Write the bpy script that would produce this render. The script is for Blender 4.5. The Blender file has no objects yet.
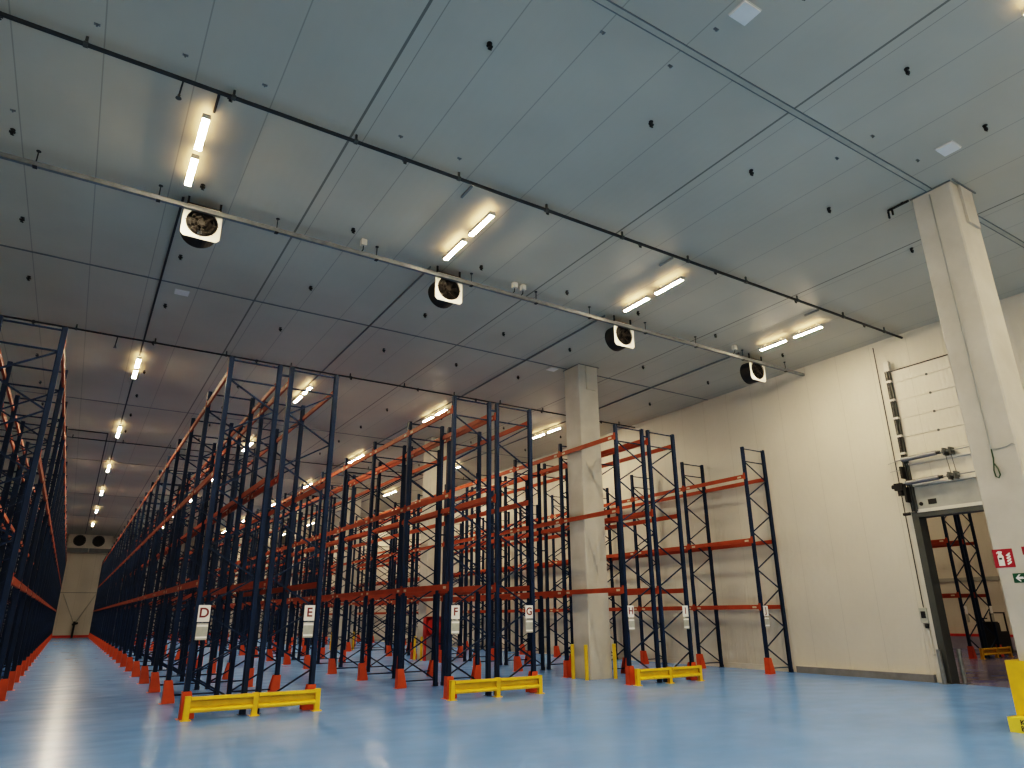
import bpy, math, random
from mathutils import Matrix, Vector
random.seed(7)
C = bpy.context.scene.collection
PI = math.pi

# ------------------------------------------------------------------ materials
def new_mat(name):
    m = bpy.data.materials.new(name); m.use_nodes = True
    nt = m.node_tree
    return m, nt, nt.nodes['Principled BSDF']

def pbr(name, col, rough=0.5, metal=0.0, var=0.12, scale=4.0, bump=0.0, bscale=60.0, coat=0.0):
    m, nt, b = new_mat(name)
    b.inputs['Roughness'].default_value = rough
    b.inputs['Metallic'].default_value = metal
    b.inputs['Coat Weight'].default_value = coat
    if var > 0:
        tc = nt.nodes.new('ShaderNodeTexCoord')
        nz = nt.nodes.new('ShaderNodeTexNoise'); nz.inputs['Scale'].default_value = scale; nz.inputs['Detail'].default_value = 4
        cr = nt.nodes.new('ShaderNodeValToRGB')
        cr.color_ramp.elements[0].position = 0.3; cr.color_ramp.elements[1].position = 0.7
        cr.color_ramp.elements[0].color = [c*(1-var) for c in col]+[1]
        cr.color_ramp.elements[1].color = [min(1, c*(1+var)) for c in col]+[1]
        nt.links.new(tc.outputs['Object'], nz.inputs['Vector'])
        nt.links.new(nz.outputs['Fac'], cr.inputs['Fac'])
        nt.links.new(cr.outputs['Color'], b.inputs['Base Color'])
        if bump > 0:
            n2 = nt.nodes.new('ShaderNodeTexNoise'); n2.inputs['Scale'].default_value = bscale; n2.inputs['Detail'].default_value = 3
            bp = nt.nodes.new('ShaderNodeBump'); bp.inputs['Strength'].default_value = bump; bp.inputs['Distance'].default_value = 0.01
            nt.links.new(tc.outputs['Object'], n2.inputs['Vector'])
            nt.links.new(n2.outputs['Fac'], bp.inputs['Height']); nt.links.new(bp.outputs['Normal'], b.inputs['Normal'])
    else:
        b.inputs['Base Color'].default_value = list(col)+[1]
    return m

def emit(name, col, strength):
    m, nt, b = new_mat(name)
    b.inputs['Base Color'].default_value = (0.9, 0.88, 0.8, 1)
    b.inputs['Emission Color'].default_value = list(col)+[1]
    b.inputs['Emission Strength'].default_value = strength
    return m

M = {}
M['blue'] = pbr('blue_painted_steel', (0.009, 0.024, 0.060), 0.5, 0.0, 0.25, 2.0); M['blue'].node_tree.nodes['Principled BSDF'].inputs['Specular IOR Level'].default_value = 0.22
M['orange'] = pbr('orange_beam_paint', (0.36, 0.064, 0.020), 0.55, 0.0, 0.2, 1.5)
M['orange'].node_tree.nodes['Principled BSDF'].inputs['Specular IOR Level'].default_value = 0.3
M['sticker'] = pbr('cream_beam_sticker', (0.62, 0.50, 0.36), 0.6, 0.0, 0.1, 30)
M['guard'] = pbr('orange_guard_paint', (0.56, 0.08, 0.016), 0.45, 0.0, 0.12, 5)
M['yellow'] = pbr('yellow_barrier_paint', (0.80, 0.52, 0.012), 0.4, 0.0, 0.10, 5)
M['lemon'] = pbr('bright_yellow_label', (0.92, 0.72, 0.06), 0.5, 0.0, 0.05, 5)
M['galv'] = pbr('galvanised_steel', (0.24, 0.255, 0.265), 0.42, 0.5, 0.15, 8)
M['pipe'] = pbr('dark_steel_pipe', (0.045, 0.05, 0.055), 0.5, 0.4, 0.2, 3)
M['grey'] = pbr('grey_painted_metal', (0.085, 0.092, 0.09), 0.45, 0.2, 0.1, 3)
M['midgrey'] = pbr('mid_grey_panel', (0.36, 0.37, 0.35), 0.5, 0.0, 0.1, 3)
M['dark'] = pbr('black_plastic', (0.010, 0.011, 0.012), 0.5, 0.0, 0.2, 6)
M['brown'] = pbr('dark_fan_mesh', (0.012, 0.010, 0.009), 0.5, 0.2, 0.3, 10)
M['white'] = pbr('white_painted_metal', (0.66, 0.64, 0.58), 0.42, 0.0, 0.05, 3)
M['plate'] = pbr('white_sign_plate', (0.86, 0.85, 0.82), 0.5, 0.0, 0.03, 6)
M['notice'] = pbr('grey_notice_plate', (0.42, 0.43, 0.39), 0.4, 0.0, 0.12, 14)
M['ink'] = pbr('dark_red_lettering', (0.16, 0.012, 0.014), 0.6, 0.0, 0.0)
M['blackink'] = pbr('black_lettering', (0.012, 0.012, 0.012), 0.6, 0.0, 0.0)
M['red'] = pbr('red_painted_metal', (0.50, 0.035, 0.022), 0.4, 0.0, 0.12, 5)
M['signred'] = pbr('red_sign_face', (0.36, 0.012, 0.028), 0.45, 0.0, 0.05, 5)
M['signgreen'] = pbr('green_sign_face', (0.006, 0.075, 0.035), 0.45, 0.0, 0.05, 5)
M['greencable'] = pbr('green_cable', (0.03, 0.07, 0.035), 0.5, 0.0, 0.1, 5)
M['cover'] = pbr('joint_cover_strip', (0.46, 0.44, 0.37), 0.5, 0.0, 0.1, 3)
M['trim'] = pbr('white_floor_trim', (0.66, 0.62, 0.54), 0.5, 0.0, 0.08, 3)
M['kerb'] = pbr('grey_concrete_kerb', (0.20, 0.20, 0.205), 0.7, 0.0, 0.15, 4)
M['joint'] = pbr('dark_ceiling_joint', (0.20, 0.215, 0.22), 0.6, 0.0, 0.1, 3)
M['tube'] = emit('lit_diffuser', (1.0, 0.80, 0.53), 300.0)
M['lilac'] = pbr('lilac_plinth', (0.30, 0.29, 0.36), 0.6, 0.0, 0.08, 3)
M['spring'] = pbr('grey_coil_spring', (0.22, 0.22, 0.24), 0.4, 0.5, 0.2, 40)

M['halo_glow'] = emit('added_warm_halo', (1.0, 0.66, 0.32), 9.0)  # added glow that imitates the lamps' halo on the ceiling
def floor_mat(name, c0, c1):
    m, nt, b = new_mat(name)
    N = nt.nodes.new; L = nt.links.new
    tc = N('ShaderNodeTexCoord')
    mp = N('ShaderNodeMapping'); mp.inputs['Scale'].default_value = (0.5, 0.8, 1)
    L(tc.outputs['Object'], mp.inputs['Vector'])
    nz = N('ShaderNodeTexNoise'); nz.inputs['Scale'].default_value = 1.1; nz.inputs['Detail'].default_value = 7; nz.inputs['Roughness'].default_value = 0.62
    L(mp.outputs['Vector'], nz.inputs['Vector'])
    cr = N('ShaderNodeValToRGB'); cr.color_ramp.elements[0].position = 0.32; cr.color_ramp.elements[1].position = 0.72
    cr.color_ramp.elements[0].color = c0+(1,); cr.color_ramp.elements[1].color = c1+(1,)
    L(nz.outputs['Fac'], cr.inputs['Fac']); L(cr.outputs['Color'], b.inputs['Base Color'])
    n3 = N('ShaderNodeTexNoise'); n3.inputs['Scale'].default_value = 2.3; n3.inputs['Detail'].default_value = 5
    L(mp.outputs['Vector'], n3.inputs['Vector'])
    rr = N('ShaderNodeMapRange'); rr.inputs['From Min'].default_value = 0.3; rr.inputs['From Max'].default_value = 0.7
    rr.inputs['To Min'].default_value = 0.17; rr.inputs['To Max'].default_value = 0.27
    L(n3.outputs['Fac'], rr.inputs['Value']); L(rr.outputs['Result'], b.inputs['Roughness'])
    n2 = N('ShaderNodeTexNoise'); n2.inputs['Scale'].default_value = 3.5; n2.inputs['Detail'].default_value = 3
    L(tc.outputs['Object'], n2.inputs['Vector'])
    bp = N('ShaderNodeBump'); bp.inputs['Strength'].default_value = 0.10; bp.inputs['Distance'].default_value = 0.02
    L(n2.outputs['Fac'], bp.inputs['Height']); L(bp.outputs['Normal'], b.inputs['Normal'])
    return m
M['floor'] = floor_mat('blue_epoxy_floor', (0.135, 0.315, 0.70), (0.18, 0.375, 0.78))
M['floor2'] = floor_mat('lilac_epoxy_floor', (0.15, 0.17, 0.36), (0.21, 0.23, 0.44))

def line_mask(nt, src, period, offset, half):
    """1 on lines where (src - offset) is a multiple of period, |d| < half."""
    N = nt.nodes.new; L = nt.links.new
    a = N('ShaderNodeMath'); a.operation = 'SUBTRACT'; L(src, a.inputs[0]); a.inputs[1].default_value = offset - period/2
    p = N('ShaderNodeMath'); p.operation = 'FLOORED_MODULO'; L(a.outputs[0], p.inputs[0]); p.inputs[1].default_value = period
    s = N('ShaderNodeMath'); s.operation = 'SUBTRACT'; L(p.outputs[0], s.inputs[0]); s.inputs[1].default_value = period/2
    q = N('ShaderNodeMath'); q.operation = 'ABSOLUTE'; L(s.outputs[0], q.inputs[0])
    c = N('ShaderNodeMath'); c.operation = 'LESS_THAN'; L(q.outputs[0], c.inputs[0]); c.inputs[1].default_value = half
    return c.outputs[0]

def panel_mat(name, col, axis, lines, rib_period, rib_strength, rough, dirt=0.08):
    """Sandwich panel: fine ribs running along the panel, dark joints at given periods. axis: coordinate index across the panels."""
    m, nt, b = new_mat(name)
    N = nt.nodes.new; L = nt.links.new
    tc = N('ShaderNodeTexCoord'); sp = N('ShaderNodeSeparateXYZ'); L(tc.outputs['Object'], sp.inputs[0])
    src = sp.outputs[axis]
    nz = N('ShaderNodeTexNoise'); nz.inputs['Scale'].default_value = 0.35; nz.inputs['Detail'].default_value = 5
    L(tc.outputs['Object'], nz.inputs['Vector'])
    cr = N('ShaderNodeValToRGB'); cr.color_ramp.elements[0].position = 0.3; cr.color_ramp.elements[1].position = 0.7
    cr.color_ramp.elements[0].color = [c*(1-dirt) for c in col]+[1]; cr.color_ramp.elements[1].color = [c*(1+dirt) for c in col]+[1]
    L(nz.outputs['Fac'], cr.inputs['Fac'])
    out = cr.outputs['Color']
    for per, off, half, dark in lines:
        k = line_mask(nt, src, per, off, half)
        mx = N('ShaderNodeMix'); mx.data_type = 'RGBA'; mx.blend_type = 'MULTIPLY'
        f = N('ShaderNodeMath'); f.operation = 'MULTIPLY'; L(k, f.inputs[0]); f.inputs[1].default_value = 1.0
        L(f.outputs[0], mx.inputs[0]); L(out, mx.inputs[6]); mx.inputs[7].default_value = (dark, dark, dark, 1)
        out = mx.outputs[2]
    # fine ribs
    w = N('ShaderNodeMath'); w.operation = 'MULTIPLY'; L(src, w.inputs[0]); w.inputs[1].default_value = 2*PI/rib_period
    s = N('ShaderNodeMath'); s.operation = 'SINE'; L(w.outputs[0], s.inputs[0])
    bp = N('ShaderNodeBump'); bp.inputs['Strength'].default_value = rib_strength; bp.inputs['Distance'].default_value = 0.006
    L(s.outputs[0], bp.inputs['Height']); L(bp.outputs['Normal'], b.inputs['Normal'])
    L(out, b.inputs['Base Color'])
    b.inputs['Roughness'].default_value = rough
    return m
CEIL_LINES = [(6.067, 2.83, 0.022, 0.38), (6.067, 4.0, 0.010, 0.70), (6.067, 5.14, 0.010, 0.70), (6.067, 6.38, 0.010, 0.70), (6.067, 7.52, 0.010, 0.70), (6.067, 3.05, 0.008, 0.62)]
M['ceiling'] = panel_mat('grey_ceiling_panels', (0.52, 0.495, 0.415), 0, CEIL_LINES, 0.19, 0.05, 0.45)
M['wall_y'] = panel_mat('cream_ribbed_wall_panels', (0.64, 0.605, 0.53), 1, [(1.15, 0.4, 0.006, 0.8)], 0.115, 0.5, 0.42, 0.05)
M['wall_x'] = panel_mat('cream_ribbed_end_panels', (0.62, 0.59, 0.53), 0, [(1.15, 0.4, 0.008, 0.75)], 0.115, 0.25, 0.5, 0.06)

def concrete():
    m, nt, b = new_mat('pale_cast_concrete')
    N = nt.nodes.new; L = nt.links.new
    tc = N('ShaderNodeTexCoord')
    n1 = N('ShaderNodeTexNoise'); n1.inputs['Scale'].default_value = 1.3; n1.inputs['Detail'].default_value = 8; n1.inputs['Roughness'].default_value = 0.6
    L(tc.outputs['Object'], n1.inputs['Vector'])
    cr = N('ShaderNodeValToRGB'); cr.color_ramp.elements[0].position = 0.25; cr.color_ramp.elements[1].position = 0.75
    cr.color_ramp.elements[0].color = (0.47, 0.45, 0.40, 1); cr.color_ramp.elements[1].color = (0.60, 0.575, 0.52, 1)
    L(n1.outputs['Fac'], cr.inputs['Fac']); L(cr.outputs['Color'], b.inputs['Base Color'])
    n2 = N('ShaderNodeTexNoise'); n2.inputs['Scale'].default_value = 25; n2.inputs['Detail'].default_value = 5
    L(tc.outputs['Object'], n2.inputs['Vector'])
    bp = N('ShaderNodeBump'); bp.inputs['Strength'].default_value = 0.12; bp.inputs['Distance'].default_value = 0.01
    L(n2.outputs['Fac'], bp.inputs['Height']); L(bp.outputs['Normal'], b.inputs['Normal'])
    b.inputs['Roughness'].default_value = 0.6
    return m
M['concrete'] = concrete()

# ------------------------------------------------------------------ mesh builder
class MB:
    def __init__(self): self.v = []; self.f = []; self.mi = []; self.sm = []
    def add(self, vs, fs, mi=0, smooth=False):
        b = len(self.v); self.v += [tuple(p) for p in vs]
        for f in fs:
            self.f.append(tuple(b+i for i in f)); self.mi.append(mi); self.sm.append(smooth)
        return self
    def box(self, a, c, mi=0):
        (x0, y0, z0), (x1, y1, z1) = a, c
        return self.add([(x0,y0,z0),(x1,y0,z0),(x1,y1,z0),(x0,y1,z0),(x0,y0,z1),(x1,y0,z1),(x1,y1,z1),(x0,y1,z1)],
                        [(3,2,1,0),(4,5,6,7),(0,1,5,4),(1,2,6,5),(2,3,7,6),(3,0,4,7)], mi)
    def bar(self, p, q, w, h, up=(0, 1, 0), mi=0):
        p, q = Vector(p), Vector(q); d = (q-p).normalized(); u = Vector(up); s = d.cross(u).normalized(); u = s.cross(d)
        vs = []
        for e in (p, q):
            for i, j in ((-1,-1),(1,-1),(1,1),(-1,1)): vs.append(e + s*w/2*i + u*h/2*j)
        return self.add(vs, [(3,2,1,0),(4,5,6,7),(0,1,5,4),(1,2,6,5),(2,3,7,6),(3,0,4,7)], mi)
    def tube(self, pts, r, n=10, mi=0, cap=True):
        pts = [Vector(p) for p in pts]; rings = []
        for i, p in enumerate(pts):
            d = (pts[min(i+1, len(pts)-1)] - pts[max(i-1, 0)]).normalized()
            a = d.orthogonal().normalized() if i == 0 else (prev - d*prev.dot(d)).normalized()
            prev = a; c = d.cross(a)
            rings.append([p + (a*math.cos(2*PI*k/n) + c*math.sin(2*PI*k/n))*r for k in range(n)])
        vs = [v for rg in rings for v in rg]; fs = []
        for i in range(len(pts)-1):
            for k in range(n): fs.append((i*n+k, i*n+(k+1) % n, (i+1)*n+(k+1) % n, (i+1)*n+k))
        self.add(vs, fs, mi, True)
        if cap: self.add(rings[0], [tuple(reversed(range(n)))], mi); self.add(rings[-1], [tuple(range(n))], mi)
        return self
    def ring(self, c, axis, r0, r1, d, n=28, mi=0):
        """annulus with thickness d along +axis ('X','Y','Z')"""
        P = {'Y': lambda a, r, t: (c[0]+r*math.cos(a), c[1]+t, c[2]+r*math.sin(a)),
             'X': lambda a, r, t: (c[0]+t, c[1]+r*math.cos(a), c[2]+r*math.sin(a)),
             'Z': lambda a, r, t: (c[0]+r*math.cos(a), c[1]+r*math.sin(a), c[2]+t)}[axis]
        vs = []
        for k in range(n):
            a = 2*PI*k/n
            vs += [P(a, r0, 0), P(a, r1, 0), P(a, r1, d), P(a, r0, d)]
        fs = []
        for k in range(n):
            i, j = 4*k, 4*((k+1) % n)
            for q in range(4): fs.append((i+q, i+(q+1) % 4, j+(q+1) % 4, j+q))
        return self.add(vs, fs, mi, False)
    def extrude(self, poly, z0, z1, mi=0):
        n = len(poly)
        return self.add([(x, y, z0) for x, y in poly]+[(x, y, z1) for x, y in poly],
                        [tuple(reversed(range(n))), tuple(range(n, 2*n))]+[(i, (i+1) % n, n+(i+1) % n, n+i) for i in range(n)], mi)
    def prism(self, poly3, off, mi=0):
        n = len(poly3); o = Vector(off)
        vs = [Vector(p) for p in poly3]
        return self.add(vs+[v+o for v in vs], [tuple(reversed(range(n))), tuple(range(n, 2*n))]+[(i, (i+1) % n, n+(i+1) % n, n+i) for i in range(n)], mi)
    def mesh(self, name, mats):
        me = bpy.data.meshes.new(name); me.from_pydata(self.v, [], self.f)
        for m in (mats if isinstance(mats, (list, tuple)) else [mats]): me.materials.append(m)
        me.polygons.foreach_set('material_index', self.mi); me.polygons.foreach_set('use_smooth', self.sm)
        me.update()
        import bmesh
        bm = bmesh.new(); bm.from_mesh(me); bmesh.ops.recalc_face_normals(bm, faces=bm.faces); bm.to_mesh(me); bm.free()
        return me

def link(name, me, parent=None, loc=(0, 0, 0)):
    o = bpy.data.objects.new(name, me); C.objects.link(o); o.location = loc
    if parent: o.parent = parent
    return o
def obj(name, mb, mat, parent=None, loc=(0, 0, 0)): return link(name, mb.mesh(name, mat), parent, loc)
def tag(o, label, cat, group=None):
    o['label'] = label; o['category'] = cat
    if group: o['group'] = group
    return o
def thing(name, label, cat, loc=(0, 0, 0), group=None):
    o = bpy.data.objects.new(name, None); C.objects.link(o); o.location = loc; o.empty_display_size = 0.2
    return tag(o, label, cat, group)
def struct(name, mb, mat, parent=None):
    o = obj(name, mb, mat, parent)
    if parent is None: o['kind'] = 'structure'
    return o
def copy_tree(src, loc, label, group=None):
    r = src.copy(); C.objects.link(r); r.location = loc; r['label'] = label
    if group: r['group'] = group
    for ch in list(src.children):
        c = ch.copy(); C.objects.link(c); c.parent = r
        for g in list(ch.children):
            d = g.copy(); C.objects.link(d); d.parent = c
    return r
ORD = ['first','second','third','fourth','fifth','sixth','seventh','eighth','ninth','tenth','eleventh','twelfth','thirteenth','fourteenth','fifteenth','sixteenth',
       'seventeenth','eighteenth','nineteenth','twentieth','twenty-first','twenty-second','twenty-third','twenty-fourth','twenty-fifth','twenty-sixth']

# ------------------------------------------------------------------ the hall
XL, XR, YF, YB, ZC = -8.5, 20.0, -9.0, 83.0, 9.75
DY0, DY1, DZ = 7.35, 10.2, 4.36                 # door opening in the wall on the X side
struct('floor', MB().box((XL, YF, -0.1), (XR, YB, 0)), M['floor'])
struct('ceiling', MB().box((XL, YF, ZC), (XR, YB, ZC+0.02)), M['ceiling'])
wr = MB().box((XR, YF, 0), (XR+0.25, DY0, ZC)).box((XR, DY1, 0), (XR+0.25, YB, ZC)).box((XR, DY0, DZ), (XR+0.25, DY1, ZC))
struct('wall_right', wr, M['wall_y'])
struct('wall_left', MB().box((XL-0.2, YF, 0), (XL, YB, ZC)), M['wall_y'])
struct('wall_back', MB().box((XL, YB, 0), (XR, YB+0.2, ZC)), M['wall_x'])
struct('wall_front', MB().box((XL, YF-0.2, 0), (XR, YF, ZC)), M['wall_x'])
# base of the wall: grey kerb near the door, pale trim behind the last rack
struct('baseboard_right', MB().box((XR-0.13, 10.62, 0), (XR, 14.85, 0.19)), M['kerb'])
struct('trim_1', MB().box((XR-0.10, 10.62, 0.19), (XR, 14.85, 0.215)), M['trim'])
struct('trim_2', MB().box((XR-0.06, 15.2, 0), (XR, YB, 0.16)), M['trim'])
struct('baseboard_back', MB().box((XL, YB-0.06, 0), (XR, YB, 0.22)), M['red'])
# wide joint covers across the ceiling
tn = 3
for y in (-6.7, 5.29, 17.38, 29.6, 41.7, 53.8, 65.9):
    mb = MB().box((XL, y-0.05, ZC-0.012), (XR, y+0.05, ZC-0.002), 1).box((XL, y-0.06, ZC-0.02), (XR, y-0.045, ZC-0.002)).box((XL, y+0.045, ZC-0.02), (XR, y+0.06, ZC-0.002)) if y < 10 else MB().box((XL, y-0.03, ZC-0.012), (XR, y+0.03, ZC-0.002))
    struct('trim_%d' % tn, mb, [M['joint'], M['cover']]); tn += 1
# lines on the far wall
struct('trim_%d' % tn, MB().box((XL, YB-0.012, 4.2), (XR, YB-0.002, 4.25)), M['joint']); tn += 1

# ------------------------------------------------------------------ columns
def column(x0, x1, y0, y1):
    c = 0.025
    poly = [(x0+c, y0), (x1-c, y0), (x1, y0+c), (x1, y1-c), (x1-c, y1), (x0+c, y1), (x0, y1-c), (x0, y0+c)]
    mb = MB().extrude(poly, 0, ZC-0.004)
    o = obj('column', mb, M['concrete']); o['kind'] = 'structure'
    # recessed corbel block under the ceiling and the dark sealant line round the head
    obj('corbel', MB().box((x0+0.30, y0-0.05, ZC-0.85), (x1-0.12, y0-0.001, ZC-0.005)), M['concrete'], o)
    s = MB().box((x0-0.02, y0-0.02, ZC-0.03), (x0-0.001, y1+0.02, ZC-0.004)).box((x0-0.02, y0-0.075, ZC-0.03), (x1+0.02, y0-0.052, ZC-0.004))
    obj('sealant', s, M['joint'], o)
    return o
COLY = [16.78, 28.10, 39.50, 50.90, 62.20, 73.55]
columns = [column(13.20, 14.06, 4.92, 5.66)]
for y in COLY: columns.append(column(13.15, 13.97, y, y+0.80))
names = ['the front concrete column in rack H', 'the second concrete column in rack H', 'the third concrete column in rack H']
for k, y in enumerate(COLY[:3]):
    for (x, yy, where) in ((12.93, y+0.55, 'aisle side'), (12.96, y-0.06, 'front aisle corner'), (13.99, y-0.10, 'front inner corner')):
        t = MB().tube([(x, yy, 0), (x, yy, 0.90), (x, yy, 0.935)], 0.055, 12)
        g = obj('column_guard', t, M['yellow'])
        tag(g, 'yellow post at the %s of %s' % (where, names[k]), 'post', 'yellow guards round the columns')
        obj('cap', MB().tube([(x, yy, 0.936), (x, yy, 0.95)], 0.05, 12), M['lemon'], g)

# ------------------------------------------------------------------ pallet racks
PITCH, Y0, HT = 2.83, 15.0, 7.2
NFR = 24
W = 1.14                                            # outside width of a frame
t_ = 0.006
def upright_mesh():
    # omega section, web on the outside (x=0), open towards the bracing
    p = [(0,-.05),(0,.05),(.085,.05),(.10,.035),(.10,.022),(.094,.022),(.094,.032),(.081,.044),(.006,.044),(.006,.022),(.016,.016),(.016,-.016),(.006,-.022),(.006,-.044),(.081,-.044),(.094,-.032),(.094,-.022),(.10,-.022),(.10,-.035),(.085,-.05)]
    return MB().extrude(p, 0.008, HT)
um = upright_mesh()
M_UP = um.mesh('upright', M['blue'])
um2 = MB(); um2.add([(-x, y, z) for x, y, z in um.v], um.f)
M_UP2 = um2.mesh('upright', M['blue'])
M_FOOT = MB().box((-.013, -.07, 0), (.13, .07, .008)).box((-.012, -.058, .008), (-.004, .058, .09)).mesh('foot_plate', M['blue'])
fm2 = MB().box((-.13, -.07, 0), (.013, .07, .008)).box((.004, -.058, .008), (.012, .058, .09))
M_FOOT2 = fm2.mesh('foot_plate', M['blue'])
def bracing(mirror):
    mb = MB(); L_, R_ = 0.085, W-0.085
    def br(xa, za, xb, zb):
        if mirror: xa, xb = W-xa, W-xb
        mb.bar((xa, 0, za), (xb, 0, zb), 0.032, 0.030)
    br(L_, 7.14, R_, 7.14); br(L_, 6.70, R_, 6.70); br(L_, 0.16, R_, 0.16)
    z, s, k = 6.70, 0.593, 0
    while z - s > 0.1:
        a, b = (L_, R_) if k % 2 == 0 else (R_, L_)
        br(a, z-0.02, b, z-s); z -= s; k += 1
    return mb
BR = {0: bracing(False), 1: bracing(True)}
M_BR = {k: BR[k].mesh('upright_frame', M['blue']) for k in BR}
def joined(mirror):
    mb = MB(); mb.add(BR[mirror].v, BR[mirror].f)
    mb.add(um.v, um.f); mb.add([(x+W, y, z) for x, y, z in um2.v], um2.f)
    mb.box((-.013, -.07, 0), (.13, .07, .008)).box((W-.13, -.07, 0), (W+.013, .07, .008))
    return mb
M_JOIN = {k: joined(k).mesh('upright_frame', M['blue']) for k in BR}
def beam_mb(mb, x, y, z, side):
    """one box beam between frames at y and y+PITCH, top at z. side -1: face of the rack towards -X."""
    a, b = y+0.052, y+PITCH-0.052
    x0, x1 = (x+0.004, x+0.05) if side < 0 else (x-0.05, x-0.004)
    mb.box((x0, a, z-0.13), (x1, b, z-0.028))
    xs = (x0, x1-0.016) if side < 0 else (x0+0.016, x1)
    mb.box((xs[0], a, z-0.028), (xs[1], b, z))
    xo = x-0.007 if side < 0 else x+0.002
    for yy in (a-0.075, b-0.012): mb.box((xo, yy, z-0.17), (xo+0.005, yy+0.087, z+0.05))       # hook plates
    xf = x0-0.0016 if side < 0 else x1+0.0004
    for yy, ln in ((a+0.10, 0.16), (b-0.26, 0.16)): mb.box((xf, yy, z-0.105), (xf+0.0012, yy+ln, z-0.045), 1)
    return mb
M_BEAM = {s: beam_mb(MB(), 0, 0, 0, s).mesh('load_beam', [M['orange'], M['sticker']]) for s in (-1, 1)}
# guard: channel round the foot of the upright, closed on the aisle side
def guard_mb(side):
    f = side; gh = 0.47
    mb = MB()
    xa = f*0.025                                    # closed face in front of the upright's outside face (x=0)
    mb.prism([(xa, -.095, 0.004), (xa, .095, 0.004), (xa, .080, gh), (xa, -.080, gh)], (f*-0.006, 0, 0))
    for s in (-1, 1):
        y_b, y_t = s*.092, s*.077
        mb.prism([(xa, y_b, 0.004), (xa - f*0.25, y_b, 0.004), (xa - f*0.25, y_b, 0.06), (xa - f*0.155, y_t, gh), (xa, y_t, gh)], (0, -s*0.006, 0))
    mb.box((min(xa+f*0.05, xa), -.12, 0), (max(xa+f*0.05, xa), .12, 0.004))
    return mb
M_GUARD = {s: guard_mb(s).mesh('upright_guard', M['guard']) for s in (-1, 1)}
ROW_BEHIND = {'C': 'leftmost rack', 'D': 'rack D', 'E': 'rack E', 'F': 'rack F', 'G': 'rack G', 'H': 'rack H', 'I': 'rack I', 'J': 'rack J'}

def rack(name_label, x0, mirror, levels, first=0, nfr=NFR, y0=Y0, spacer=0.0, detail=11, beams_full=16):
    t = thing('pallet_rack', name_label, 'rack', (x0, y0, 0))
    for k in range(first, nfr):
        y = k*PITCH
        if k-first < detail:
            fr = link('upright_frame', M_BR[mirror], t, (0, y, 0))
            link('upright', M_UP, fr); link('upright', M_UP2, fr, (W, 0, 0))
            link('foot_plate', M_FOOT, fr); link('foot_plate', M_FOOT2, fr, (W, 0, 0))
        else:
            link('upright_frame', M_JOIN[mirror], t, (0, y, 0))
        if spacer and k-first < 14:
            for z in (6.98, 3.98, 1.05):
                obj('row_spacer', MB().box((W+0.002, y-.02, z-.02), (W+spacer-0.003, y+.02, z+.02)), M['blue'], t)
    rest = MB()
    for k in range(first, nfr-1):
        for z in levels:
            for s, x in ((-1, 0.0), (1, W)):
                if k-first < beams_full: link('load_beam', M_BEAM[s], t, (x, k*PITCH, z))
                else: beam_mb(rest, x, k*PITCH, z, s)
    if rest.v:
        r = obj('load_beam', rest, [M['orange'], M['sticker']], t); r['kind'] = 'stuff'
    return t
LV = (6.90, 4.70, 2.50)
XS = {'B': -3.40, 'C': -2.06, 'D': 2.09, 'E': 3.40, 'F': 7.59, 'G': 8.88, 'H': 13.03, 'I': 14.34, 'J': 18.69}
rack('blue and orange pallet rack row hidden behind the leftmost rack row', XS['B'], 0, LV, first=1, spacer=0.20)
rack('leftmost blue and orange pallet rack row, cut off by the photo edge', XS['C'], 1, LV)
rack('long blue and orange pallet rack row whose end carries the D sign', XS['D'], 0, LV, spacer=0.17)
rack('blue and orange pallet rack row whose end carries the E sign', XS['E'], 1, LV)
rack('blue and orange pallet rack row whose end carries the F sign', XS['F'], 0, LV, spacer=0.15)
rack('blue and orange pallet rack row whose end carries the G sign', XS['G'], 1, LV)
rack('blue and orange pallet rack row built round the columns, H sign at its end', XS['H'], 0, LV, spacer=0.17)
rack('blue and orange pallet rack row with the I sign behind the third yellow barrier', XS['I'], 1, LV)
rack('single pallet rack row standing against the cream wall, J sign on its upright', XS['J'], 0, (6.25, 4.13, 2.04))

SIDE = {'C': 1, 'D': -1, 'E': 1, 'F': -1, 'G': 1, 'H': -1, 'I': 1, 'J': -1}
for r, s in SIDE.items():
    x = XS[r] + (0 if s < 0 else W)
    for k in range(NFR):
        if r == 'C' and k == 0: pass
        g = link('upright_guard', M_GUARD[s], None, (x, Y0+k*PITCH, 0))
        who = 'the leftmost rack row' if r == 'C' else 'rack row %s' % r
        tag(g, 'orange foot guard at the %s upright from the front of %s' % (ORD[k], who), 'guard', 'orange upright guards along rack row %s' % r)

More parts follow.
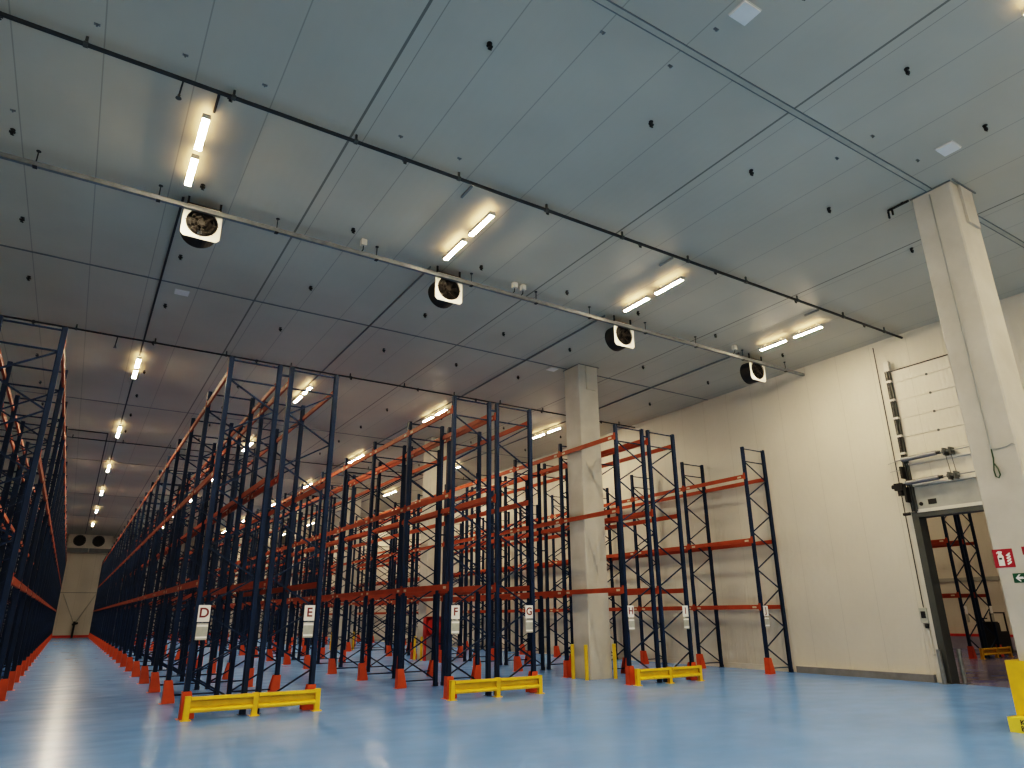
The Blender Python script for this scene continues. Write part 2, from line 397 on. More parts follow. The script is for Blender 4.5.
# ------------------------------------------------------------------ row signs
def letter_mesh(txt, size, mat):
    cu = bpy.data.curves.new('letter', 'FONT'); cu.body = txt; cu.size = size; cu.extrude = 0.001
    cu.align_x = 'CENTER'; cu.align_y = 'CENTER'; cu.offset = 0.004*size/0.2
    o = bpy.data.objects.new('tmp', cu); C.objects.link(o)
    bpy.context.view_layer.update()
    me = bpy.data.meshes.new_from_object(o.evaluated_get(bpy.context.evaluated_depsgraph_get()))
    bpy.data.objects.remove(o); me.materials.clear(); me.materials.append(mat); me.name = 'letter'
    return me
def row_sign(r, x, where):
    t = thing('row_sign', 'white sign with dark red letter %s over a grey notice, on %s' % (r, where), 'sign', (x, Y0-0.062, 0), 'row signs on the rack ends')
    p = obj('letter_plate', MB().box((-.11, -.004, 1.70), (.11, .004, 2.01)), M['plate'], t)
    l = link('letter', letter_mesh(r, 0.25, M['ink']), p, (0, -0.0055, 1.86)); l.rotation_euler = (PI/2, 0, 0)
    mb = MB().box((-.105, -.004, 1.37), (.105, .004, 1.675)).box((-.10, -.0052, 1.40), (.10, -.004, 1.435), 1).box((-.10, -.0052, 1.61), (.10, -.004, 1.65), 1)
    n = obj('notice_plate', mb, [M['notice'], M['plate']], t); n['label'] = 'grey notice plate under the letter'
    obj('bracket', MB().box((-.012, .0042, 1.42), (.012, .010, 1.98)), M['grey'], t)
for r in 'DEFGHIJ':
    s = SIDE[r]; x = XS[r]+0.165 if s < 0 else XS[r]+W-(0.23 if r == 'E' else 0.19)
    row_sign(r, x, {'D': 'the leftmost double rack', 'J': 'the wall rack'}.get(r, 'a double rack end'))

# ------------------------------------------------------------------ yellow barriers
def barrier(x0, x1, y, label, first=None):
    t = thing('rack_barrier', label, 'barrier', ((x0+x1)/2, y, 0), 'yellow end-of-rack barriers')
    hw = (x1-x0)/2
    for x in (-hw+0.06, 0, hw-0.06):
        mb = MB().box((x-.05, -.05, .010), (x+.05, -.040, .40)).box((x-.05, .040, .010), (x+.05, .05, .40)).box((x-.008, -.04, .010), (x+.008, .04, .40)).box((x-.052, -.052, .40), (x+.052, .052, .408))
        p = obj('post', mb, M['yellow'], t)
        obj('base_plate', MB().box((x-.09, -.09, 0), (x+.09, .09, .010)).tube([(x-.065, -.065, .01), (x-.065, -.065, .022)], .012, 6, ).tube([(x+.065, -.065, .01), (x+.065, -.065, .022)], .012, 6), M['yellow'], p)
    for a, b in ((-hw+0.112, -0.052), (0.052, hw-0.112)):
        # sigma rail: top lip, sloping recessed web with a rounded lower lip
        prof = [(-.08, .395), (-.085, .350), (-.075, .335), (.01, .315), (.01, .225), (-.07, .195), (-.085, .170), (-.08, .140), (-.03, .125), (.03, .14), (.03, .395)]
        mb = MB().prism([(a, yy, zz) for yy, zz in prof], (b-a, 0, 0))
        obj('rail', mb, M['yellow'], t)
    return t
barrier(2.08, 4.60, 14.70, 'yellow steel barrier in front of the rack ends signed D and E')
barrier(7.50, 9.98, 14.66, 'yellow steel barrier in front of the rack ends signed F and G')
barrier(13.00, 15.44, 14.68, 'yellow steel barrier in front of the rack ends signed H and I')

# ------------------------------------------------------------------ ceiling lights
def light_proto():
    t = thing('tube_light', '', 'light', (0, 0, 0), '')
    hs = MB().box((-.055, -.46, .05), (.055, .46, .115)).box((-.064, -.46, .036), (-.054, .46, .115)).box((.054, -.46, .036), (.064, .46, .115)).box((-.06, -.475, .02), (.06, -.46, .11)).box((-.06, .46, .02), (.06, .475, .11)).box((-.02, -.3, .115), (.02, -.27, .198)).box((-.02, .27, .115), (.02, .3, .198))
    obj('housing', hs, M['white'], t)
    obj('added_halo_strip', MB().box((-.05, -.45, .1155), (.05, .45, .122)), M['halo_glow'], t)  # glowing strip added on top to brighten the ceiling round the lamp
    n = 8; prof = [(.052*math.cos(PI+PI*k/n), .05+.030*math.sin(PI+PI*k/n)) for k in range(n+1)]
    mb = MB().prism([(x, -.458, z) for x, z in prof], (0, .916, 0))
    obj('diffuser', mb, M['tube'], t)
    return t
LX = {'the leftmost aisle': 0.583, 'the aisle between racks E and F': 6.025, 'the aisle between racks G and H': 11.42, 'the aisle between racks I and J': 16.97}
LY = [11.36, 24.15, 33.5, 42.5, 51.4, 60.7, 70.1]
ZL = ZC-0.26
proto = light_proto(); used = False
def place_light(x, y, z, label, group):
    global used
    if not used:
        proto.location = (x, y, z); proto['label'] = label; proto['group'] = group; used = True; return proto
    return copy_tree(proto, (x, y, z), label, group)
for an, x in LX.items():
    for k, y in enumerate(LY):
        for s, w in ((-1, 'nearer'), (1, 'farther')):
            place_light(x, y+s*0.60, (ZL if k == 0 else ZL), '%s lit tube of the %s light pair over %s' % (w, ORD[k], an), 'ceiling tube lights over %s' % an)
# loading area in front of the racks (the corner lamp is seen, the rest are unseen, added to light the floor)
for x in (-2.4, 3.7, 9.82, 15.9):
    for y in (1.82, 0.62, -5.0, -6.2):
        place_light(x, y, ZL, 'lit tube light cut off at the top right corner of the photo' if (x, y) == (9.82, 1.82) else 'unseen tube light added to light the open floor in front of the racks', 'ceiling tube lights over the open floor')
# trunking that feeds the lights
for an, x in LX.items():
    fo, hw = (-.1, .022) if x < 1 else (.70, .008)
    mb = MB().box((x-fo-.02, 9.90, ZC-.045), (x-fo+.02, 10.34, ZC-.002)).box((x-hw, 13.25, ZC-.06), (x+hw, 76.0, ZC-.002))
    tag(obj('cable_trunking', mb, M['joint'] if x > 1 else M['pipe']), 'thin dark cable trunking on the ceiling over %s' % an, 'cable trunking', 'light trunking on the ceiling')

# ------------------------------------------------------------------ ceiling hooks, on a regular grid
hx = [(-2.18, 'over the leftmost rack'), (0.85, 'over the leftmost aisle'), (3.88, 'over rack E'), (7.07, 'over the aisle beside rack F'), (9.63, 'over rack G'), (12.08, 'over the aisle beside rack H'), (15.17, 'over rack I'), (18.30, 'over the aisle beside rack J')]
hy = [3.77, 6.73, 9.70, 12.78, 15.80, 18.84, 21.90, 24.90, 27.95, 30.95, 33.95]
def hook_mesh():
    mb = MB().tube([(0, 0, -.001), (0, 0, -.05)], .014, 8).tube([(0, 0, -.001), (0, 0, -.01)], .04, 10)
    mb.box((-.045, -.018, -.07), (.045, .018, -.04)).box((-.022, -.022, -.105), (.022, .022, -.07)).tube([(.0, .0, -.105), (.02, 0, -.118), (.035, 0, -.105)], .008, 6)
    return mb.mesh('ceiling_hook', M['dark'])
HM = hook_mesh()
for i, (x, wx) in enumerate(hx):
    for j, y in enumerate(hy):
        if y == 9.70: xx, yy = x, 9.83
        elif 12 < y < 13: xx, yy = x, 12.62
        else: xx, yy = x, y
        if (i, j) == (5, 1): xx = 12.04
        if 13.1 < xx < 14.1: continue
        o = link('ceiling_hook', HM, None, (xx, yy, ZC))
        wy = {9.70: 'along the dark sprinkler pipe', 12.78: 'just in front of the fan rail'}.get(y, '%s line of hooks from the front' % ORD[j])
        tag(o, 'black ceiling hook %s, %s' % (wx, wy), 'hook', 'black hooks hanging from the ceiling')
# small grey anchors
AM = MB().box((-.04, -.02, ZC-.012), (.04, .02, ZC-.001)).box((-.012, -.012, ZC-.04), (.012, .012, ZC-.012)).mesh('ceiling_anchor', M['joint'])
an = [(-2.15, 12.05, 'by the fan rail far from the lights'), (-1.03, 9.35, 'one panel left of the leftmost light row'), (0.11, 9.30, 'just left of the leftmost light pair, by the pipe'), (1.26, 9.30, 'just right of the leftmost light pair, by the pipe'),
      (4.73, 9.30, 'by the pipe, left of the second light pair'), (3.57, 9.30, 'in front of the pipe over rack E'), (10.67, 4.95, 'before the wide joint, left of the near column'), (12.04, 4.90, 'beside the white plate nearest the column'),
      (10.69, 5.65, 'just behind the wide joint, left of the near column'), (5.17, 5.70, 'behind the wide joint over the second aisle'), (6.46, 5.65, 'behind the wide joint, a panel right of the other'), (6.53, 4.80, 'before the wide joint by the far white plate')]
for x, y, w in an:
    tag(link('ceiling_anchor', AM, None, (x, y, 0)), 'tiny grey ceiling anchor %s' % w, 'anchor', 'grey anchors on the ceiling')
# white ceiling plates
for x, y, w in ((6.65, 4.39, 'near the top edge over the open floor'), (12.16, 4.42, 'beside the near column'), (1.13, 17.83, 'behind the fan rail over the leftmost aisle'), (12.69, 17.62, 'beside the head of the second column')):
    p = obj('ceiling_plate', MB().box((x-.16, y-.14, ZC-.035), (x+.16, y+.14, ZC-.002)), M['plate'])
    tag(p, 'small white square plate on the ceiling %s' % w, 'plate', 'white plates on the ceiling')
    obj('rim', MB().box((x-.175, y-.155, ZC-.012), (x-.161, y+.155, ZC-.003)).box((x+.161, y-.155, ZC-.012), (x+.175, y+.155, ZC-.003)).box((x-.161, y-.155, ZC-.012), (x+.161, y-.141, ZC-.003)).box((x-.161, y+.141, ZC-.012), (x+.161, y+.155, ZC-.003)), M['white'], p)

# ------------------------------------------------------------------ sprinkler pipes
def pipe_line(y, x0, x1, r, drop_x, label):
    t = thing('sprinkler_pipe', label, 'pipe', (0, y, ZC-0.14))
    obj('pipe', MB().tube([(x0, 0, 0), (x1, 0, 0)], r, 12), M['pipe'], t)
    x = x0+1.2; k = 0
    while x < x1 and k < 14:
        obj('clamp', MB().box((x-.018, -.018, r), (x+.018, .018, .139)).tube([(x-.03, 0, 0), (x+.03, 0, 0)], r+.014, 10), M['grey'], t); x += 2.02; k += 1
    for x in drop_x:
        d = obj('drop', MB().tube([(x, 0, -r), (x-.02, 0, -.30)], .013, 8), M['pipe'], t)
        obj('sprinkler_head', MB().tube([(x-.02, 0, -.30), (x-.02, 0, -.335)], .022, 8).tube([(x-.02, 0, -.36), (x-.02, 0, -.366)], .045, 10).tube([(x-.05, 0, -.335), (x-.05, 0, -.36)], .006, 6).tube([(x+.01, 0, -.335), (x+.01, 0, -.36)], .006, 6), M['grey'], d)
pipe_line(9.68, -8.4, 19.97, 0.034, (0.15,), 'long dark sprinkler pipe across the ceiling in front of the nearest lights')
pipe_line(21.60, -8.4, 19.97, 0.026, (-0.1,), 'dark sprinkler pipe across the ceiling above the front rack ends')
pipe_line(36.00, -8.4, 19.97, 0.022, (5.4,), 'far sprinkler pipe across the ceiling deep over the racks')
tag(obj('conduit', MB().box((-1.35, 34.95, ZC-.03), (0.20, 35.0, ZC-.002)).box((0.17, 35.0, ZC-.03), (0.22, 80.0, ZC-.002)), M['pipe']), 'thin angled conduit on the ceiling left of the leftmost row of lights', 'conduit')

# ------------------------------------------------------------------ rail with fans
t = thing('fan_rail', 'long galvanised rail hung below the ceiling, carrying the four fans', 'rail', (0, 13.07, 0))
ZR = 9.46
obj('channel', MB().box((-8.4, -.04, ZR-.045), (19.95, -.032, ZR+.045)).box((-8.4, .032, ZR-.045), (19.95, .04, ZR+.045)).box((-8.4, -.032, ZR-.045), (19.95, .032, ZR-.037)), M['galv'], t)
for x in (-7.9, -5.9, -3.9, -1.82, 0.16, 2.39, 4.6, 7.05, 8.96, 10.72, 12.75, 14.79, 16.9, 19.0):
    h = obj('hanger', MB().tube([(x, 0, ZR-.036), (x, 0, ZC-.002)], .011, 6).tube([(x, 0, ZC-.015), (x, 0, ZC-.002)], .04, 8).box((x-.035, -.05, ZR-.06), (x+.035, .05, ZR-.046)), M['pipe'], t)
def fan(x, label):
    t = thing('axial_fan', label, 'fan', (x, 13.125, 9.21), 'square fans under the rail')
    s = .36; n = 32; r = .29
    # plate with a round hole
    vs = []; fs = []
    for k in range(n):
        a = 2*PI*k/n + PI/n; c, sn = math.cos(a), math.sin(a); q = s/max(abs(c), abs(sn))
        vs += [(r*c, 0, r*sn), (q*c, 0, q*sn), (q*c, .02, q*sn), (r*c, .02, r*sn)]
    for k in range(n):
        i, j = 4*k, 4*((k+1) % n)
        for q in range(4): fs.append((i+q, i+(q+1) % 4, j+(q+1) % 4, j+q))
    obj('mounting_plate', MB().add(vs, fs), M['white'], t)
    obj('duct', MB().ring((0, .021, 0), 'Y', .335, .35, .40, 32).ring((0, .38, 0), 'Y', .06, .35, .03, 32), M['dark'], t)
    bl = MB().tube([(0, .03, 0), (0, .20, 0)], .075, 14)
    for k in range(6):
        a = 2*PI*k/6 + x; ca, sa = math.cos(a), math.sin(a)
        def P(rr, w, y): return (rr*ca - w*sa, y, rr*sa + w*ca)
        bl.add([P(.07, -.03, .05), P(.285, -.09, .04), P(.285, .09, .12), P(.07, .03, .11)], [(0, 1, 2, 3)])
    obj('fan_blade', bl, M['brown'], t)
    g = MB()
    for rr in (.29, .22, .15, .08): g.ring((0, -.008, 0), 'Y', rr-.006, rr+.006, .006, 28)
    for k in range(8):
        a = 2*PI*k/8
        g.bar((.04*math.cos(a), -.003, .04*math.sin(a)), (.31*math.cos(a), -.003, .31*math.sin(a)), .010, .005)
    g.tube([(0, -.006, 0), (0, .02, 0)], .06, 12)
    obj('fan_guard', g, M['brown'], t)
    br = MB()
    for sx in (-1, 1): br.box((sx*.30-.02, .021, .20), (sx*.30+.02, .05, .538))
    br.box((-.32, .021, .36), (.32, .06, .40))
    obj('bracket', br, M['brown'], t)
for x, w in ((0.98, 'hanging over the leftmost aisle'), (6.47, 'second from the left on the rail'), (11.97, 'third from the left, near the second column'), (17.62, 'hanging nearest the cream wall')):
    fan(x, 'white square fan with a black duct, %s' % w)
for x, w in ((4.23, 'over rack E'), (8.21, 'left one of the twin boxes over rack F'), (8.46, 'right one of the twin boxes over rack F'), (16.35, 'by the fan nearest the wall')):
    b = obj('junction_box', MB().box((x-.06, 12.86, ZC-.16), (x+.06, 12.98, ZC-.02)).box((x-.02, 12.90, ZC-.02), (x+.02, 12.94, ZC-.002)), M['white'])
    tag(b, 'white junction box at the fan rail, %s' % w, 'box', 'white boxes along the fan rail')
    obj('cable_tail', MB().tube([(x, 12.92, ZC-.161), (x+.01, 12.95, ZC-.24), (x, 13.0, ZC-.26)], .012, 6), M['dark'], b)

# ------------------------------------------------------------------ coolers and stand pipe at the far end of the aisle
def cooler(x, fx, label):
    t = thing('ceiling_cooler', label, 'cooler', (x, 81.2, 9.15), 'cooling units on the far wall')
    obj('housing', MB().box((-.94, 0, -.72), (.94, 1.0, .59)).box((-.97, -.03, .55), (.97, 0.0, .6)), M['white'], t)
    obj('drip_tray', MB().prism([(-.9, .1, -.73), (.9, .1, -.73), (.9, .75, -1.05), (-.9, .75, -1.05)], (0, .2, 0)), M['midgrey'], t)
    obj('fan_guard', MB().ring((fx, -.06, 0), 'Y', .48, .54, .055, 28).ring((fx, -.03, 0), 'Y', .28, .31, .02, 24), M['dark'], t)
    bl = MB()
    bl.ring((fx, -.012, 0), 'Y', .0, .475, .008, 24)
    obj('fan_blade', bl, M['brown'], t)
cooler(-0.22, .03, 'white wall cooler with a dark fan at the aisle end, beside the leftmost rack')
cooler(1.70, -.25, 'white wall cooler with a dark round fan at the aisle end, next to rack D')
t = thing('stand_pipe', 'dark stand pipe before the far wall at the leftmost aisle end', 'pipe', (0.72, 82.6, 0))
obj('pipe', MB().tube([(0, 0, 0), (0, 0, 1.5)], .09, 10), M['dark'], t)
obj('valve', MB().tube([(-.18, 0, 1.2), (.30, 0, 1.35)], .10, 10), M['brown'], t)
obj('v_tubes', MB().tube([(0, 0.2, 1.2), (-1.4, 0.3, 4.1)], .03, 6).tube([(0, 0.2, 1.2), (1.4, 0.3, 4.1)], .03, 6), M['midgrey'], t)  # two thin grey tubes rising in a V behind the pipe

# ------------------------------------------------------------------ red hose reel on the second column
t = thing('hose_reel', 'red fire hose reel cabinet standing against the second concrete column back', 'hose reel', (13.36, 27.85, 0))
obj('cabinet', MB().box((-.42, 0, .95), (.42, .04, 1.75)).box((-.42, -.22, .95), (-.39, 0, 1.75)).box((.39, -.22, .95), (.42, 0, 1.75)).box((-.42, -.22, 1.72), (.42, 0, 1.75)).box((-.42, -.22, .95), (.42, 0, .98)), M['red'], t)
obj('reel', MB().ring((0, -.18, 1.35), 'Y', .22, .31, .14, 24).ring((0, -.20, 1.35), 'Y', .05, .33, .015, 24), M['red'], t)
obj('hose', MB().ring((0, -.17, 1.35), 'Y', .12, .215, .12, 20), M['dark'], t)
for x in (-.36, .36): obj('leg', MB().box((x-.05, -.1, 0), (x+.05, -.02, .95)), M['red'], t)

# ------------------------------------------------------------------ near column: signs, bumper, cable
XC = 13.20
t = thing('extinguisher_sign', 'red fire extinguisher sign with white pictogram on the near column', 'sign', (XC-.004, 5.52, 2.625))
obj('sign_plate', MB().box((-.004, -.15, -.15), (.003, .15, .15)), M['signred'], t)
def on_col(pts, off): return [(-.0055, -y, z) for y, z in pts]       # y to the viewer's right is -Y
p = MB()
p.prism(on_col([(-.085, -.12), (.005, -.12), (.005, .035), (-.01, .06), (-.07, .06), (-.085, .035)], 0), (-.0012, 0, 0))
p.prism(on_col([(-.065, .06), (-.015, .06), (-.015, .085), (.0, .10), (-.01, .115), (-.06, .12), (-.095, .095), (-.085, .07), (-.075, .09)], 0), (-.0012, 0, 0))
for k in range(4): p.prism(on_col([(.05+.006*k, -.11+.045*k), (.10, -.085+.045*k), (.115, -.06+.045*k), (.105, -.045+.045*k), (.055, -.08+.045*k), (.04, -.09+.045*k)], 0), (-.0012, 0, 0))
obj('pictogram', p, M['plate'], t)
obj('pressure_gauge', MB().prism([(-.007, .068, -.02), (-.007, .022, -.02), (-.007, .022, .01), (-.007, .068, .01)], (-.001, 0, 0)), M['blackink'], t)
t = thing('exit_arrow_sign', 'green sign with a white arrow on the near column, below the red sign', 'sign', (XC-.004, 5.295, 2.30))
obj('sign_plate', MB().box((-.004, -.15, -.075), (.003, .15, .075)), M['signgreen'], t)
obj('arrow', MB().prism(on_col([(-.115, 0), (-.06, .055), (-.035, .055), (-.07, .018), (.0, .018), (.0, -.018), (-.07, -.018), (-.035, -.055), (-.06, -.055)], 0), (-.0012, 0, 0)), M['plate'], t)
tag(obj('alarm_sign', MB().box((XC-.008, 4.96, 2.66), (XC-.001, 5.225, 2.79)), M['signred']), 'red sign cut off by the photo edge on the near column', 'sign')
# conduit with a hanging green loop
t = thing('column_conduit', 'thin grey conduit down the near column with a hanging cable loop', 'conduit', (XC, 5.31, 0))
obj('conduit', MB().tube([(-.016, 0, ZC-.1), (-.016, 0, 4.47)], .014, 8).tube([(-.014, .0, 4.46), (-.014, -.12, 4.45), (-.014, -.24, 4.46), (-.014, -.33, 4.50), (-.014, -.37, 4.46)], .010, 6), M['midgrey'], t)
lp = [(-.014, 0.0, 4.46), (-.016, .0, 4.30), (-.03, .012, 4.18), (-.03, .03, 4.08), (-.03, .02, 3.98), (-.03, -.02, 3.95), (-.03, -.05, 4.00), (-.03, -.04, 4.10), (-.03, 0, 4.2)]
obj('cable_loop', MB().tube(lp, .011, 6), M['greencable'], t)
tag(obj('ceiling_bracket', MB().box((XC-.07, 5.69, ZC-.05), (XC-.03, 6.12, ZC-.02)).box((XC-.07, 6.02, ZC-.18), (XC-.04, 6.05, ZC-.05)).box((XC-.07, 6.10, ZC-.22), (XC-.04, 6.13, ZC-.05)).box((XC-.06, 5.8, ZC-.02), (XC-.04, 5.84, ZC-.002)), M['dark']), 'small black bracket on the ceiling beside the head of the near column', 'bracket')
# yellow bumper round the foot of the near column
t = thing('column_bumper', 'yellow steel bumper round the foot of the near column', 'bumper', (0, 0, 0))
obj('shell', MB().box((XC-.12, 4.72, .22), (XC-.11, 5.81, 1.03)).box((XC-.11, 5.80, .22), (14.2, 5.81, 1.03)).box((XC-.11, 4.72, .22), (14.2, 4.73, 1.03)), M['yellow'], t)
pl = obj('plinth', MB().box((12.80, 4.60, 0), (12.83, 5.83, .215)).box((12.83, 4.60, .19), (13.19, 5.83, .215)).box((12.83, 5.80, 0), (14.2, 5.83, .215)), M['lemon'], t)
for txt, z in (('K', .15), ('B', .06)):
    me = letter_mesh(txt, .10, M['blackink'])
    w = max(v.co.x for v in me.vertices)
    l = link('lettering', me, pl, (12.7985, 5.665-w, z)); l.rotation_euler = (PI/2, 0, -PI/2)

# ------------------------------------------------------------------ the high-lift door
d = bpy.data.objects.new('door_1', None); C.objects.link(d); d['kind'] = 'structure'; d.location = (XR, 0, 0)
fr = MB().box((-.14, DY1-.02, 0), (.255, DY1+.16, DZ+.10)).box((-.14, DY0-.16, 0), (.255, DY0+.02, DZ+.10)).box((-.14, DY0+.02, DZ-.06), (.255, DY1-.02, DZ+.08))
obj('door_frame', fr, M['grey'], d)
obj('flashing', MB().box((-.05, DY1+.165, 0.22), (-.003, DY1+.30, 4.75)), M['white'], d)
zs = [4.50, 5.15, 6.05, 6.61, 7.16, 7.71, 8.27, 8.64]
for k in range(len(zs)-1):
    mat = M['midgrey'] if k == 0 else M['wall_y']
    s = obj('door_section', MB().box((-.13, DY0, zs[k]+.006), (-.07, DY1-.02, zs[k+1]-.006)), mat, d)
    if k == 0: s['label'] = 'grey lower door section'
    if k >= 2:
        obj('hinge', MB().tube([(-.15, 9.17, zs[k]), (-.131, 9.17, zs[k])], .035, 10), M['grey'], s)
        obj('hinge', MB().tube([(-.15, 8.2, zs[k]), (-.131, 8.2, zs[k])], .035, 10), M['grey'], s)
obj('bottom_seal', MB().box((-.16, DY0, 4.43), (-.05, DY1-.02, 4.52)), M['white'], d)
obj('window', MB().box((-.145, 9.62, 4.62), (-.131, 9.84, 4.76)), M['dark'], d)
obj('port', MB().tube([(-.145, 10.04, 4.66), (-.131, 10.04, 4.66)], .055, 12), M['dark'], d)
obj('top_bar', MB().box((-.15, DY0, 8.64), (-.11, 10.16, 8.665)), M['dark'], d)
for (z, y1) in ((5.93, 9.27), (5.26, 9.33)):
    sp = obj('torsion_spring', MB().tube([(-.33, 10.24, z), (-.33, y1, z+.02)], .066, 14), M['spring'], d)
    obj('spring_cone', MB().tube([(-.33, y1, z+.02), (-.33, y1-.10, z+.02)], .045, 10), M['dark'], sp)
    obj('shaft', MB().tube([(-.33, 10.45, z), (-.33, DY0-.1, z+.03)], .016, 8), M['galv'], d)
    for y in (9.06, 8.90):
        obj('bearing_plate', MB().box((-.40, y-.02, z-.09), (-.135, y+.02, z+.11)).tube([(-.33, y-.05, z+.02), (-.33, y+.05, z+.02)], .055, 12), M['grey'], d)
obj('rail_angle', MB().box((-.20, DY0, 5.78), (-.131, 10.2, 5.84)).box((-.20, DY0, 5.16), (-.131, 10.2, 5.22)), M['white'], d)
obj('lift_cable', MB().tube([(-.30, 9.06, 5.9), (-.30, 9.02, 5.35)], .009, 6).tube([(-.30, 8.92, 5.9), (-.30, 8.88, 5.35)], .009, 6), M['grey'], d)
tr = MB().box((-.24, 10.15, 4.46), (-.14, 10.17, 8.90)).box((-.24, 10.22, 4.46), (-.14, 10.24, 8.90)).box((-.15, 10.17, 4.46), (-.14, 10.22, 8.90)).box((-.25, 10.265, 4.46), (-.20, 10.28, 8.65))
track = obj('lift_track', tr, M['grey'], d)
for z in (8.30, 7.72, 7.16, 6.62, 6.1): obj('track_bracket', MB().box((-.26, 10.14, z), (-.004, 10.29, z+.06)), M['white'], track)
obj('track_cap', MB().box((-.26, 10.12, 8.66), (-.13, 10.26, 8.96)), M['white'], track)
obj('end_plate', MB().box((-.42, 10.25, 5.40), (-.15, 10.31, 5.74)).box((-.40, 10.26, 4.72), (-.20, 10.32, 5.15)), M['dark'], d)
obj('motor', MB().box((-.42, 10.33, 5.08), (-.2, 10.56, 5.28)).tube([(-.31, 10.45, 5.08), (-.31, 10.45, 4.93)], .08, 12).tube([(-.31, 10.56, 5.19), (-.31, 10.66, 5.21)], .06, 12), M['dark'], d)
obj('end_stop', MB().tube([(-.2, 10.36, 4.42), (-.2, 10.55, 4.42)], .045, 10), M['dark'], d)
obj('stay', MB().tube([(-.05, 10.42, 6.0), (-.05, 10.80, 5.93)], .010, 6).tube([(-.05, 10.42, 5.72), (-.05, 10.78, 5.69)], .010, 6), M['midgrey'], d)
t = thing('wall_switch_box', 'pale door switch box with black buttons on the cream wall by the door', 'switch', (XR, 10.60, 0))
obj('box', MB().box((-.09, -.10, 1.50), (-.003, .10, 1.88)), M['notice'], t)
obj('button', MB().box((-.102, -.06, 1.62), (-.091, .06, 1.80)), M['dark'], t)
obj('conduit', MB().tube([(-.016, 0, 9.6), (-.016, 0, 1.90)], .013, 8), M['pipe'], t)
obj('plug_socket', MB().tube([(-.05, -.02, 1.36), (-.05, -.02, 1.47)], .05, 10), M['dark'], t)
obj('pipe', MB().tube([(-.04, -.04, 1.33), (-.04, -.05, 0.75), (-.05, -.07, .70)], .03, 8), M['white'], t)
for x, y, w in ((19.74, 10.30, 'in front of the open door frame'), (20.36, 10.10, 'just inside the open doorway')):
    b = obj('bollard', MB().tube([(x, y, 0.012), (x, y, .80), (x, y, .84)], .055, 16), M['galv'])
    tag(b, 'short round steel bollard %s' % w, 'bollard', 'steel bollards at the door')
    obj('base_plate', MB().box((x-.1, y-.1, 0), (x+.1, y+.1, .012)), M['galv'], b)

# ------------------------------------------------------------------ the next hall seen through the door
X2, Y2F, Y2B = 39.0, 3.0, 40.0
o = struct('floor_next_hall', MB().box((XR, Y2F, -.1), (X2, Y2B, -.001)), M['floor2'])
struct('ceiling_next_hall', MB().box((XR+.25, Y2F, ZC), (X2, Y2B, ZC+.02)), M['ceiling'])
struct('wall_right_next_hall', MB().box((X2, Y2F, 0), (X2+.2, Y2B, ZC)), M['wall_y'])
struct('wall_back_next_hall', MB().box((XR+.25, Y2B, 0), (X2, Y2B+.2, ZC)), M['wall_x'])
struct('wall_front_next_hall', MB().box((XR+.25, Y2F-.2, 0), (X2, Y2F, ZC)), M['wall_x'])
struct('baseboard_next_hall', MB().box((X2-.1, Y2F, 0), (X2, Y2B, .60)).box((X2-.11, Y2F, .60), (X2, Y2B, .72), 1), [M['lilac'], M['red']])
struct('trim_%d' % tn, MB().box((X2-.05, Y2F, 3.25), (X2, Y2B, 3.45)), M['midgrey']); tn += 1
rack('nearer blue and orange rack row in the next hall, seen through the open door', 30.95, 0, LV, nfr=8, y0=14.9, spacer=0.17, detail=3)
rack('farther blue and orange rack row in the next hall, beside the dark machine', 32.26, 1, LV, nfr=8, y0=14.9, detail=3)
barrier(31.0, 33.45, 14.55, 'small yellow barrier seen through the open door, in the next hall')
for k in range(5):
    g = link('upright_guard', M_GUARD[-1], None, (30.95, 14.9+k*PITCH, 0))
    tag(g, 'orange foot guard seen through the door, %s from the barrier in the next hall' % ORD[k], 'guard', 'orange upright guards in the next hall')
g = link('upright_guard', M_GUARD[1], None, (32.26+W, 14.9, 0)); tag(g, 'orange foot guard at the machine side of the barrier in the next hall', 'guard', 'orange upright guards in the next hall')
for x, w in ((31.16, 'nearer rack row'), (32.26+W-.16, 'farther rack row')):
    s = thing('row_sign', 'white notice sign on the %s of the next hall, through the door' % w, 'sign', (x, 14.83, 0), 'row signs in the next hall')
    obj('letter_plate', MB().box((-.11, -.004, 1.70), (.11, .004, 2.01)), M['plate'], s)
    obj('notice_plate', MB().box((-.105, -.004, 1.37), (.105, .004, 1.675)), M['notice'], s)
t = thing('pallet_truck', 'dark electric pallet truck parked in the next hall, seen through the door', 'truck', (35.0, 15.6, 0))
obj('body', MB().box((-.75, -.3, .12), (.45, .3, .95)).box((-.75, -.3, .95), (-.25, .3, 1.32)).box((-.70, -.27, 1.32), (-.30, .27, 1.36)), M['dark'], t)
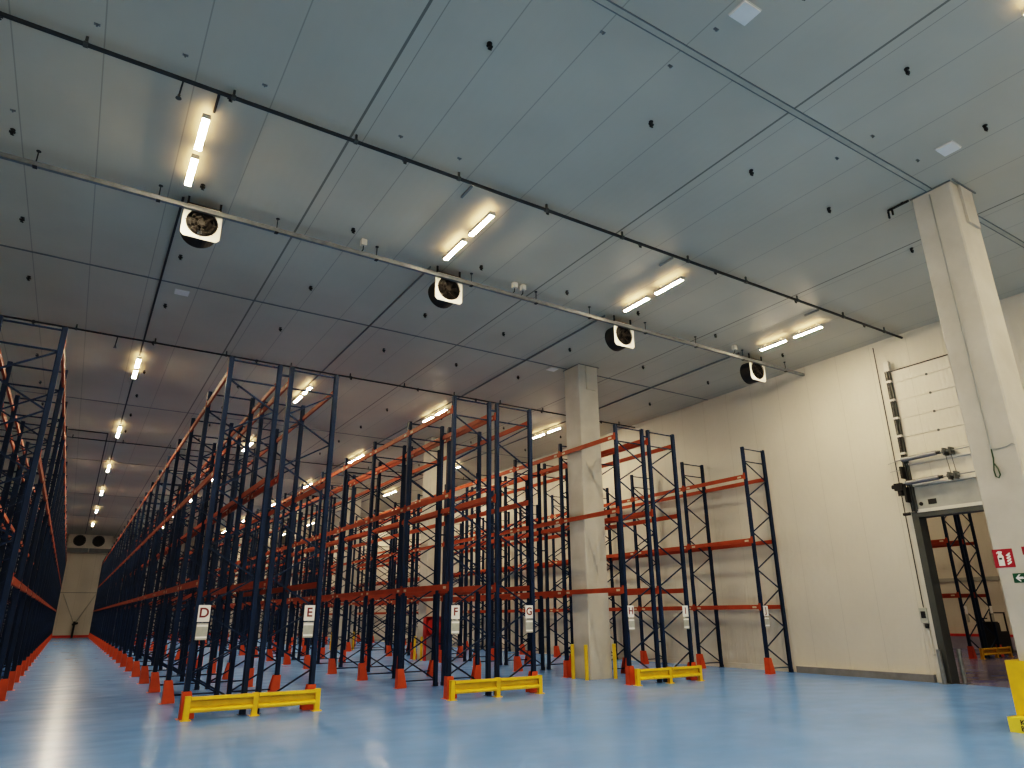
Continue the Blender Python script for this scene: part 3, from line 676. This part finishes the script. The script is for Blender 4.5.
for y in (-.2, .2):
    obj('fork', MB().box((.45, y-.08, .06), (1.45, y+.08, .14)), M['grey'], t)
    w = obj('wheel', MB().tube([(-.5, y-.07, .12), (-.5, y+.07, .12)], .118, 16), M['blackink'], t)
obj('backrest', MB().bar((.40, -.28, .95), (.40, -.28, 1.75), .05, .05, (1, 0, 0)).bar((.40, .28, .95), (.40, .28, 1.75), .05, .05, (1, 0, 0)).box((.38, -.28, 1.70), (.42, .28, 1.75)), M['dark'], t)
obj('handle', MB().tube([(-.7, 0, 1.0), (-.95, 0, 1.45), (-.98, 0, 1.5)], .03, 8).tube([(-.98, -.18, 1.5), (-.98, .18, 1.5)], .025, 8), M['dark'], t)
for x in (28.0, 34.6):
    for y in (11.6, 20.4, 29.0):
        place_light(x, y, ZL, 'unseen tube light added to brighten the next hall', 'added tube lights of the next hall')  # unseen lamps, added to make this hall brighter

# ------------------------------------------------------------------ world, camera
w = bpy.data.worlds.new('World'); bpy.context.scene.world = w; w.use_nodes = True
w.node_tree.nodes['Background'].inputs[0].default_value = (0.02, 0.022, 0.025, 1)
F, yaw, pit, rol = 674.07, math.radians(32.110), math.radians(18.929), math.radians(-0.434)
cy, sy, cp, sp = math.cos(yaw), math.sin(yaw), math.cos(pit), math.sin(pit)
fw = Vector((sy*cp, cy*cp, sp)); rt = Vector((cy, -sy, 0)); up = rt.cross(fw)
r2 = math.cos(rol)*rt + math.sin(rol)*up; u2 = -math.sin(rol)*rt + math.cos(rol)*up
cam = bpy.data.cameras.new('camera'); co = bpy.data.objects.new('camera', cam); C.objects.link(co)
mw = Matrix.Identity(4)
for i in range(3): mw[i][0] = r2[i]; mw[i][1] = u2[i]; mw[i][2] = -fw[i]
mw[2][3] = 1.78
co.matrix_world = mw
cam.sensor_width = 36; cam.lens = F/1024*36; cam.clip_end = 300
sc = bpy.context.scene; sc.camera = co
sc.view_settings.view_transform = 'Filmic'
sc.view_settings.look = 'High Contrast'
sc.view_settings.exposure = 0.42
sc.cycles.use_denoising = True
sc.cycles.max_bounces = 8; sc.cycles.diffuse_bounces = 5
sc.cycles.sample_clamp_indirect = 4.0
